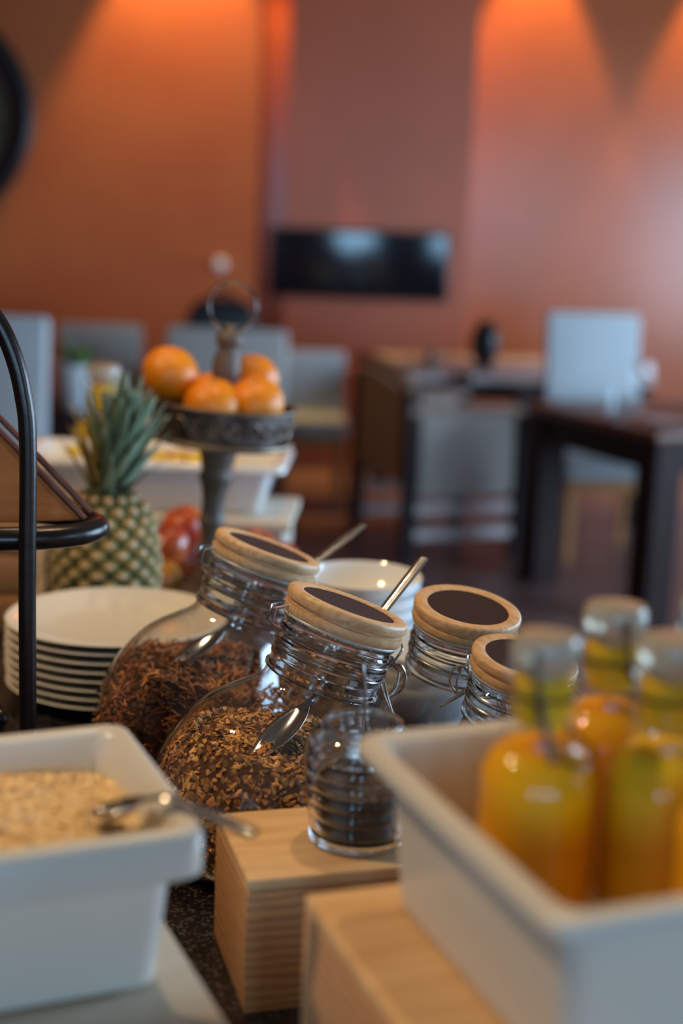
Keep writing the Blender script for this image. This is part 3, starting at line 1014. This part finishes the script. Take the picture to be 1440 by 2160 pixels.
for f in src.faces:
    f.normal_update()
    if f.normal.z < 0:
        f.normal_flip()
out = BM(); scatter(src, out, 2500, flake(0.0040, tilt=0.4))
src.free()
o = obj('oat_flakes', out, 'oats', panL, smooth=False); o['kind'] = 'stuff'
spoon_obj('serving_spoon', 'spoon lying across the corner of the pale oats pan, bright tip', (-0.0440, 0.792, 1.0945), (-0.100, 0.815, 1.1060), (-0.150, 0.838, 1.086), hw=0.006)

t = thing('painted_riser', 'cream painted wooden riser beneath the pale oats pan', 'riser', (-0.0485, 0.745, TZ), AL)
bm = BM(); box(bm, -0.40, 0.0, -0.10, 0.24, 0.098, 0.110, 0.003)
obj('top_board', bm, 'riser', t)
for nm, dims in (('side_board', (-0.012, 0.0, -0.10, 0.24)), ('side_board', (-0.40, -0.388, -0.10, 0.24)), ('front_board', (-0.388, -0.012, -0.10, -0.088)), ('back_board', (-0.388, -0.012, 0.228, 0.24))):
    bm = BM(); box(bm, *dims, 0.0, 0.098, 0.002)
    obj(nm, bm, 'riser', t)


def wooden_box(label, loc, rz, x0, x1, y0, y1, h, group='pine wine-crate risers'):
    t = thing('pine_box', label, 'box', loc, rz, group)
    b = 0.010
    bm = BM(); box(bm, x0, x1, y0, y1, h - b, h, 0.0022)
    obj('top_board', bm, 'pine_lit', t)
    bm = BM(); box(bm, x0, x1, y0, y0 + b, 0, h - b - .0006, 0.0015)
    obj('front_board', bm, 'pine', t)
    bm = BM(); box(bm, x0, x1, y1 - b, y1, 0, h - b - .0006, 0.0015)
    obj('back_board', bm, 'pine', t)
    for (a, c) in ((x0, x0 + b), (x1 - b, x1)):
        bm = BM(); box(bm, a, c, y0 + b + .0004, y1 - b - .0004, 0, h - b - .0006, 0.0015)
        obj('side_board', bm, 'pine', t)
    return t


wooden_box('small pine box carrying the ribbed glass pot', (-0.0574, 0.9532, TZ), R(16), 0.0, 0.215, 0.0, 0.122, 0.106)
wooden_box('larger pine box in the right foreground under the pan of juice bottles', (-0.0137, 0.8099, TZ), R(20), 0.0, 0.34, -0.33, 0.0, 0.168)

# right pan with juice bottles
AR = R(21.3)
RP = Vector((0.1030, 0.5810, 1.0485))
panR = pan('serving_pan', 'white rectangular porcelain pan holding juice bottles, right foreground', RP, AR, 0.165, 0.127, 0.102, ax=1, ay=1, lip=0.013, lip_h=0.012, taper=0.016, rad=0.015)


def bottle(label, loc, rz=0.0, m='juice', group='swing-top juice bottles', s=1.0):
    t = thing('juice_bottle', label, 'bottle', loc, rz, group)
    prof = [(0.027, 0.0), (0.031, 0.003), (0.0332, 0.010), (0.0332, 0.096), (0.0320, 0.106), (0.0285, 0.114), (0.0228, 0.119), (0.0200, 0.127), (0.0195, 0.145), (0.0190, 0.156), (0.0205, 0.158), (0.0205, 0.163), (0.0185, 0.165)]
    sp = smooth_path([(r * s, 0, z * s) for r, z in prof], 3)
    bm = BM(); lathe(bm, [(p.x, p.z) for p in sp], 40, cap1=False)
    obj('glass_body', bm, 'bottle_glass', t, angle=60)
    jp = smooth_path([(max(r * s - 0.0022, .001), 0, max(z * s, 0.004)) for r, z in prof[1:7]] + [(0.0190 * s, 0, 0.1185 * s), (0.012 * s, 0, 0.1195 * s)], 3)
    bm = BM(); lathe(bm, [(p.x, p.z) for p in jp], 32)
    obj('juice', bm, m, t)
    bm = BM(); lathe(bm, [(0.006 * s, 0.129 * s), (0.0135 * s, 0.132 * s), (0.0165 * s, 0.142 * s), (0.0168 * s, 0.157 * s), (0.012 * s, 0.161 * s)], 28)
    obj('juice_in_neck', bm, 'neck_juice', t)  # solid piece standing for neck juice; gap below imitates refraction
    bm = BM(); lathe(bm, [(0.012 * s, 0.160 * s), (0.0178 * s, 0.1655 * s), (0.0188 * s, 0.168 * s), (0.0188 * s, 0.178 * s), (0.017 * s, 0.182 * s), (0.006 * s, 0.183 * s)], 32)
    obj('stopper', bm, 'stopper', t)
    bm = BM()
    for sx in (-1, 1):
        tube(bm, smooth_path([(sx * .0185 * s, 0, .176 * s), (sx * .0215 * s, 0, .165 * s), (sx * .0215 * s, -.006, .140 * s), (sx * .0235 * s, -.012, .122 * s)], 4), 0.0016, 6)
        tube(bm, smooth_path([(sx * .0200 * s, 0, .150 * s), (sx * .0235 * s, -.006, .138 * s), (sx * .0250 * s, -.012, .118 * s)], 4), 0.0012, 6)
    tube(bm, smooth_path([(-.0240 * s, -.012, .121 * s), (-.014 * s, -.028 * s, .116 * s), (.014 * s, -.028 * s, .116 * s), (.0240 * s, -.012, .121 * s)], 4), 0.0012, 6)
    tube(bm, circle((0, 0, .150 * s), .0192 * s, n=28), 0.0011, 6, close=True)
    obj('bail_wire', bm, 'bail', t)
    return t


BZ = RP.z + 0.0078
bottle('leftmost orange juice bottle in the pan, before the small jar lid', (0.1136, 0.742, BZ), R(70))
bottle('orange juice bottle standing furthest back in the pan, rising highest in view', (0.1640, 0.812, BZ), R(100))
bottle('yellow juice bottle at the right frame edge in the pan', (0.1835, 0.745, BZ), R(120), m='juice_yellow')
bottle('orange juice bottle mostly outside the right frame edge, at the back', (0.2300, 0.845, BZ), R(20))
bottle('orange juice bottle cropped by the right frame edge, nearest the front lip', (0.2080, 0.676, BZ), R(10))

# ================================================================ ribbed glass pot on the small box
SP = Vector((0.0225, 1.0330, 0.9865))
t = thing('ribbed_glass_pot', 'small ribbed glass pot half full of dark seeds on the small pine box', 'jar', SP, 0)
prof = [(0.030, 0.0), (0.036, 0.002), (0.0375, 0.006), (0.0350, 0.010)]
for k in range(6):
    z = 0.010 + k * 0.0135
    rr = (0.0360, 0.0378, 0.0395, 0.0408, 0.0412, 0.0400)[k]
    prof += [(rr - 0.0012, z + .001), (rr + 0.0014, z + 0.0045), (rr + 0.0014, z + 0.009), (rr - 0.0010, z + 0.0130)]
prof += [(0.0375, 0.0935), (0.0330, 0.0985), (0.0300, 0.1005), (0.0305, 0.104), (0.0296, 0.106)]
sp = smooth_path([(r * 1.04, 0, z * 0.90) for r, z in prof], 3)
inner = [(max(p.x - 0.0030, 0.001), p.z) for p in reversed(sp) if p.z > 0.006]
bm = BM(); lathe(bm, [(p.x, p.z) for p in sp] + inner, 56)
obj('glass_body', bm, 'solid_glass', t, angle=60)
bm = BM(); lathe(bm, [(0.026, 0.0075), (0.0305, 0.011), (0.0325, 0.030), (0.0345, 0.044), (0.022, 0.048), (0.002, 0.050)], 36)
src = bm.copy()
o = obj('seed_heap', bm, 'seed', t); o['kind'] = 'stuff'
bmesh.ops.recalc_face_normals(src, faces=src.faces)
out = BM(); scatter(src, out, 900, flake(0.0018, tilt=0.3, lift=0.0004)); src.free()
o = obj('seeds', out, 'seed', t, smooth=False); o['kind'] = 'stuff'
spoon_obj('serving_spoon', 'short steel spoon standing upright in the ribbed glass pot', (0.0205, 1.035, 1.128), (0.0265, 1.035, 1.070), (0.030, 1.034, 1.042), hw=0.0042, bowl_w=0.009)

# ================================================================ black iron stand at the left with board
t = thing('iron_stand', 'black iron buffet stand with arched handle and oval hoop, left edge', 'stand', (-0.36, 1.42, TZ))
rel = Vector((-0.36, 1.42, TZ))
bm = BM()
tube(bm, [p - rel for p in smooth_path([(-0.2935, 1.30, TZ), (-0.2935, 1.30, 1.10), (-0.2920, 1.30, 1.24), (-0.2965, 1.30, 1.290), (-0.3060, 1.30, 1.327), (-0.3200, 1.30, 1.356), (-0.342, 1.30, 1.380), (-0.375, 1.30, 1.392), (-0.41, 1.30, 1.384), (-0.435, 1.30, 1.355), (-0.445, 1.30, 1.30), (-0.445, 1.30, 1.1), (-0.445, 1.30, TZ)], 6)], 0.0082, 14)
obj('arched_rod', bm, 'iron', t)
bm = BM()
hp = [Vector((-0.36 + 0.118 * math.cos(a), 1.385 + 0.068 * math.sin(a), 1.147)) - rel for a in [2 * PI * k / 64 for k in range(64)]]
tube(bm, hp, 0.0115, 14, close=True)
obj('oval_hoop', bm, 'iron', t)
bm = BM()
tube(bm, [Vector((-0.435, 1.45, TZ)) - rel, Vector((-0.435, 1.438, 1.147)) - rel], 0.0065, 10)
obj('rear_rod', bm, 'iron', t)
bm = BM(); tube(bm, [(-0.085, -0.12, 0.0085), (0.067, -0.12, 0.0085), (0.075, 0.03, 0.0085), (-0.075, 0.03, 0.0085), (-0.085, -0.12, 0.0085)], 0.0065, 8)
obj('foot_bar', bm, 'iron', t)

t = thing('serving_board', 'brown board with dark red double edge leaning in the iron hoop', 'board', (-0.36, 1.40, 1.15))
bm = BM()
rel = Vector((-0.36, 1.40, 1.15))
quad = [Vector((-0.260, 1.392, 1.152)), Vector((-0.362, 1.405, 1.250)), Vector((-0.47, 1.402, 1.205)), Vector((-0.47, 1.375, 1.142))]
th = Vector((0.002, 0.012, 0.004))
a = [bm.verts.new(p - rel) for p in quad]
b = [bm.verts.new(p - rel + th) for p in quad]
bm.faces.new(a); bm.faces.new(list(reversed(b)))
for i in range(4):
    bm.faces.new((a[i], a[(i + 1) % 4], b[(i + 1) % 4], b[i]))
bmesh.ops.bevel(bm, geom=list(bm.edges), offset=0.0015, segments=2, affect='EDGES')
obj('panel', bm, 'leather', t)
for k, (d, r_) in enumerate(((Vector((0.0045, -0.003, 0.003)), 0.0036), (Vector((0.0085, 0.008, 0.008)), 0.0036))):
    bm = BM()
    pp = [quad[0] - rel + d, (quad[0] + quad[1]) / 2 - rel + d * 1.05, quad[1] - rel + d, (quad[1] + quad[2]) / 2 - rel + d, quad[2] - rel + d]
    tube(bm, pp, r_, 8)
    obj('edge_strip', bm, 'leather_edge', t)

t = thing('honey_wood_crate', 'honey brown wooden crate beneath the iron hoop, beside the pineapple', 'crate', (-0.545, 1.90, TZ), R(4))
for i in range(4):
    bm = BM(); box(bm, -0.10, 0.118, -0.01, 0.0, 0.002 + i * 0.056, 0.055 + i * 0.056, 0.002)
    obj('slat', bm, 'crate', t)
    bm = BM(); box(bm, 0.108, 0.118, 0.001, 0.15, 0.002 + i * 0.056, 0.055 + i * 0.056, 0.002)
    obj('slat', bm, 'crate', t)
bm = BM(); box(bm, 0.09, 0.107, 0.001, 0.018, 0, 0.226)
obj('corner_post', bm, 'crate', t)
bm = BM(); box(bm, -0.10, 0.107, 0.001, 0.15, 0.0, 0.008)
obj('base_board', bm, 'crate', t)

t = thing('wall_highlight', 'added stand-in for a blurred wall highlight, pale round knob just above the ring handle', 'stand_in', (-0.755, 8.38, 1.212))
bm = BM(); lathe(bm, [(0.020, -0.02), (0.022, 0.0), (0.008, 0.004), (0.008, 0.020), (0.028, 0.026), (0.038, 0.042), (0.032, 0.060), (0.010, 0.068)], 24)  # pale ball added to imitate an out-of-focus highlight on the wall
bmesh.ops.rotate(bm, verts=bm.verts, matrix=Matrix.Rotation(R(90), 3, 'X'))
obj('bead', bm, 'bowl_china', t)

# black grapes on the counter at the left edge
gp = []
for i, (dx, dy, dz) in enumerate(((0, 0, 0), (-0.0235, 0.004, 0), (-0.011, 0.0225, 0), (-0.011, 0.009, 0.0175))):
    bm = BM(); ball(bm, (0, 0, 0), 0.0108, 3, (1, 1, 1.1))
    o = obj('grape', bm, 'grape', loc=(-0.378 + dx, 1.525 + dy, TZ + 0.0119 + dz))
    lab = ('rightmost black grape of the little pile by the left frame edge', 'leftmost black grape of the little pile at the left edge', 'rearmost black grape of the little pile at the left edge', 'black grape on top of the little pile at the left edge')[i]
    tag(o, lab, 'grape', 'black grapes at the left edge')


# ================================================================ pineapple
def pineapple(loc):
    t = thing('pineapple', 'whole ripe pineapple with green crown standing behind the plates', 'pineapple', loc, 0)
    H, RW = 0.205, 0.073

    def rad(z):
        q = z / H
        return RW * (0.70 + 0.32 * math.sin(PI * min(1, (q * 0.86 + 0.10)))) * (1 - max(0, q - 0.80) ** 2 * 9.5)
    bm = BM()
    lathe(bm, [(0.03, 0)] + [(rad(H * k / 16) * 0.955, H * k / 16) for k in range(17)] + [(0.02, H + .003)], 48)
    obj('rind', bm, 'rind', t)
    rows_n, per = 15, 14
    cnt = 0
    for j in range(rows_n):
        z = H * (j + 0.5) / rows_n
        for i in range(per):
            a = 2 * PI * (i + 0.5 * (j % 2)) / per + 0.14 * j * 0
            r = rad(z)
            n_ = Vector((math.cos(a), math.sin(a), 0))
            dr = (rad(min(H, z + .004)) - rad(z - .004)) / 0.008
            n_ = (n_ - Vector((0, 0, dr))).normalized()
            tz = Vector((-math.sin(a), math.cos(a), 0))
            uz = n_.cross(tz)
            hw, hh = 0.40 * 2 * PI * r / per, 0.72 * H / rows_n
            if r < .045:
                hw *= .9
            c = Vector((r * math.cos(a) * .965, r * math.sin(a) * .965, z))
            bm = BM()
            rr = []
            for (f, d) in ((1.0, -0.001), (0.86, 0.0026), (0.45, 0.0046)):
                rr.append([c + tz * hw * f * math.cos(q) * (1 - .12 * abs(math.sin(q))) + uz * hh * f * math.sin(q) + n_ * d for q in [2 * PI * k / 6 for k in range(6)]])
            rings(bm, rr, cap1=True)
            o = obj('eye', bm, 'eye', t, angle=0)
            cnt += 1
            if n_.y < 0.25:
                bm = BM()
                p1 = c + n_ * .0036
                rr = []
                for (f, d) in ((1.0, 0.0), (0.8, 0.0018), (0.25, 0.0030)):
                    rr.append([p1 + tz * .0062 * f * math.cos(q) + uz * .0052 * f * math.sin(q) + n_ * d for q in [2 * PI * k / 7 for k in range(7)]])
                rings(bm, rr, cap0=True, cap1=True)
                obj('bract', bm, 'spike', o, smooth=False)
    # crown
    lean = Vector((0.20, 0, 0.98)).normalized()
    for k in range(64):
        q = k / 63
        a = k * 2.39996
        out = Vector((math.cos(a), math.sin(a), 0))
        base = Vector((0, 0, H - .002)) + lean * (0.105 * q) + out * (0.021 * (1 - 0.6 * q))
        L = 0.066 + 0.034 * math.sin(PI * min(1, q * 1.25)) + rnd.uniform(-.008, .008)
        spread = 0.66 - 0.42 * q + rnd.uniform(-.08, .08)
        wd = 0.0135 - 0.005 * q
        d = (lean + out * spread).normalized()
        side = d.cross(out).normalized()
        if side.length < .1:
            side = Vector((0, 1, 0))
        bm = BM()
        rws = []
        m_ = 6
        for i in range(m_ + 1):
            s_ = i / m_
            c = base + d * L * s_ + out * (0.014 * s_ ** 2 - 0.020 * s_ ** 2 * q)
            ww = wd * (1 - s_) ** 0.75 * (0.75 + 0.6 * s_ * (1 - s_)) + 0.0003
            th_ = 0.0012 * (1 - s_) + .0002
            up_ = side.cross(d).normalized()
            rws.append([c - side * ww + up_ * ww * .35, c - up_ * th_, c + side * ww + up_ * ww * .35, c + up_ * th_])
        rings(bm, rws, cap0=True, cap1=True)
        mm = 'crown_gold' if (out.x < -0.35 and out.y < 0.55 and q < 0.42) else 'crown'
        obj('crown_leaf', bm, mm, t, angle=0)
    return t


pineapple((-0.3215, 1.905, TZ))

# ================================================================ cake stand with oranges
CS = Vector((-0.2045, 2.10, TZ + 0.0045))
t = thing('cake_stand', 'embossed metal cake stand on turned grey wood column with ring handle', 'cake stand', CS, 0, rot=(0, R(4.3), 0))


def turned(prof, name, m='turned_wood', n=36):
    sp = smooth_path([(r, 0, z) for r, z in prof], 3)
    bm = BM(); lathe(bm, [(max(p.x, .001), p.z) for p in sp], n)
    return obj(name, bm, m, t)


turned([(0.046, 0.0), (0.055, 0.003), (0.053, 0.012), (0.040, 0.018), (0.022, 0.026)], 'base')
turned([(0.020, 0.024), (0.0165, 0.045), (0.0150, 0.080), (0.0155, 0.105), (0.0205, 0.125), (0.0175, 0.135), (0.0175, 0.160), (0.0235, 0.185), (0.0265, 0.192), (0.0225, 0.200), (0.0265, 0.222), (0.031, 0.246)], 'lower_column')
TRZ = 0.247
bm = BM()
tp = [(0.030, TRZ), (0.098, TRZ), (0.1045, TRZ + .002), (0.1055, TRZ + .008), (0.1010, TRZ + .011), (0.1060, TRZ + .052), (0.1095, TRZ + .053), (0.1100, TRZ + .058), (0.1060, TRZ + .058), (0.1040, TRZ + .054), (0.0990, TRZ + .016), (0.030, TRZ + .014)]
lathe(bm, tp, 72)
obj('tray', bm, 'zinc', t, angle=30)
bm = BM(); tube(bm, circle((0, 0, TRZ + .0045), .1050, n=72), 0.0048, 8, close=True)
obj('tray_foot_rim', bm, 'rim_zinc', t)
bm = BM(); tube(bm, circle((0, 0, TRZ + .057), .1085, n=72), 0.0024, 8, close=True)
obj('tray_rim', bm, 'rim_zinc', t)
bm = BM()
for k in range(24):      # embossed scrolls on the side of the tray
    a0 = 2 * PI * k / 24
    pts = []
    for q in range(15):
        th_ = q / 14 * 2 * PI * 1.35
        rr = 0.0125 * (1 - q / 17)
        da = rr * math.cos(th_ + k * PI) / 0.104
        zz = TRZ + 0.031 + rr * 1.15 * math.sin(th_ + (k % 2) * PI)
        rad_ = 0.1020 + (zz - TRZ - .011) * 0.12 + .0012
        pts.append((rad_ * math.cos(a0 + da), rad_ * math.sin(a0 + da), zz))
    tube(bm, pts, 0.0014, 5)
obj('embossed_scroll', bm, 'rim_zinc', t)
turned([(0.030, TRZ + .004), (0.025, TRZ + .03), (0.0185, TRZ + .045), (0.0185, TRZ + .085), (0.0215, TRZ + .110), (0.0185, TRZ + .128), (0.0150, TRZ + .138), (0.0195, TRZ + .147), (0.0200, TRZ + .155), (0.014, TRZ + .164), (0.005, TRZ + .167)], 'upper_column')
bm = BM()
tube(bm, [Vector((0.0345 * math.sin(a), 0, TRZ + .2000 + 0.0355 * math.cos(a))) for a in [2 * PI * k / 48 for k in range(48)]], 0.0022, 8, close=True)
obj('ring_handle', bm, 'steel_wire', t)
bm = BM(); ball(bm, (0, 0, TRZ + .168), 0.006, 2)
obj('ring_knob', bm, 'rim_zinc', t)

org = [((-0.2560, 2.065, 1.2320), 0.0420, 'leftmost orange in the cake stand, resting against the rim and piled high'),
       ((-0.1920, 2.039, 1.1920), 0.0415, 'orange at the front of the cake stand, low behind the rim'),
       ((-0.1310, 2.066, 1.1940), 0.0410, 'rightmost orange in the cake stand with a bright daylight glint'),
       ((-0.1420, 2.140, 1.2200), 0.0400, 'orange behind the rightmost one, right of the column'),
       ((-0.2080, 2.158, 1.1900), 0.0380, 'orange mostly hidden behind the column of the cake stand')]
for p, r_, lab in org:
    tt = thing('orange', lab, 'orange', p, rnd.uniform(0, 6), 'oranges in the cake stand', rot=(rnd.uniform(-.5, .5), rnd.uniform(-.5, .5), rnd.uniform(0, 6)))
    bm = BM(); ball(bm, (0, 0, 0), r_, 4, (1, 1, 0.93), 0.03)
    obj('peel', bm, 'orange', tt)
    bm = BM(); lathe(bm, [(0.003, r_ * .90), (0.0035, r_ * .935), (0.001, r_ * .945)], 8)
    obj('stem_scar', bm, 'stem_end', tt)

# ================================================================ white dish of yellow fruit on a cream block, juice bottles behind
t = thing('painted_riser', 'pale wooden block at the back under the dish of yellow fruit', 'riser', (-0.085, 2.335, TZ), R(-2))
bm = BM(); box(bm, -0.52, 0.0, 0.0, 0.24, 0.062, 0.080, 0.004)
obj('top_board', bm, 'riser', t)
bm = BM(); box(bm, -0.50, -0.012, 0.012, 0.23, 0.0, 0.0615, 0.004)
obj('base_block', bm, 'riser', t)
panW = pan('serving_pan', 'white rectangular dish of yellow fruit pieces behind the cake stand', (-0.0975, 2.345, TZ + 0.0802), R(-2), 0.235, 0.112, 0.092, ax=-1, ay=1, lip=0.020, lip_h=0.014, taper=0.030, rad=0.018, m='bowl_china')
bm = BM(); box(bm, -0.41, -0.06, 0.065, 0.16, 0.008, 0.06, 0.01)
o = obj('fruit_heap', bm, 'lemon', panW); o['kind'] = 'stuff'
k = 0
for i in range(34):
    x, y = rnd.uniform(-0.385, -0.075), rnd.uniform(0.065, 0.165)
    bm = BM()
    s_ = rnd.uniform(.013, .020)
    m_ = Matrix.Translation((x, y, 0.068 + rnd.uniform(0, .014))) @ Matrix.Rotation(rnd.uniform(0, 3), 4, Vector((rnd.random(), rnd.random(), rnd.random())).normalized())
    box(bm, -s_, s_, -s_ * .8, s_ * .8, -s_ * .5, s_ * .5, 0.003, 1, mtx=m_)
    obj('fruit_piece', bm, 'lemon' if rnd.random() > .25 else 'apple_yellow', panW)
bottle('juice bottle at the back rising behind the pineapple crown', (-0.4560, 2.665, TZ), 0.3, m='juice_yellow', s=1.65)
bottle('juice bottle far back, mostly hidden behind the leftmost orange', (-0.3420, 2.70, TZ), 0.9, m='juice_yellow', s=1.65)

# red fruit round the foot of the cake stand
ap = [((-0.262, 2.235, 0.915), 0.036, 'apple_red', 'dark red apple low behind the cake stand foot'),
      ((-0.248, 2.205, 0.975), 0.034, 'apple_orange', 'orange red nectarine on top of the pile left of the stand column'),
      ((-0.266, 2.150, 0.955), 0.033, 'apple_red', 'deep red apple between pineapple and stand column'),
      ((-0.274, 2.110, 0.912), 0.032, 'apple_yellow', 'yellow orange nectarine beside the pineapple near the counter'),
      ((-0.295, 2.180, 0.914), 0.034, 'apple_red', 'red apple half hidden by the pineapple'),
      ((-0.138, 2.225, 0.935), 0.036, 'apple_orange', 'red nectarine right of the stand column, above the jar lid'),
      ((-0.175, 2.275, 0.914), 0.034, 'apple_red', 'red apple behind the stand column in front of the pale block'),
      ((-0.100, 2.260, 0.913), 0.033, 'apple_red', 'rightmost red apple by the pale block corner')]
for p, r_, m_, lab in ap:
    tt = thing('apple' if 'apple' in lab else 'nectarine', lab, 'fruit', p, 0, 'red fruit round the cake stand', rot=(rnd.uniform(-.4, .4), rnd.uniform(-.4, .4), 0))
    bm = BM()
    sp = smooth_path([(0.001, 0, -r_ * .82), (r_ * .35, 0, -r_ * .92), (r_ * .80, 0, -r_ * .55), (r_, 0, 0.05 * r_), (r_ * .86, 0, r_ * .60), (r_ * .42, 0, r_ * .88), (r_ * .10, 0, r_ * .70)], 5)
    lathe(bm, [(max(q.x, .0008), q.z) for q in sp], 36)
    obj('skin', bm, m_, tt)
    bm = BM(); tube(bm, [(0, 0, r_ * .68), (0.001, 0, r_ * .9), (0.004, 0, r_ * 1.12)], 0.0011, 6)
    obj('stem', bm, 'stem_end', tt)
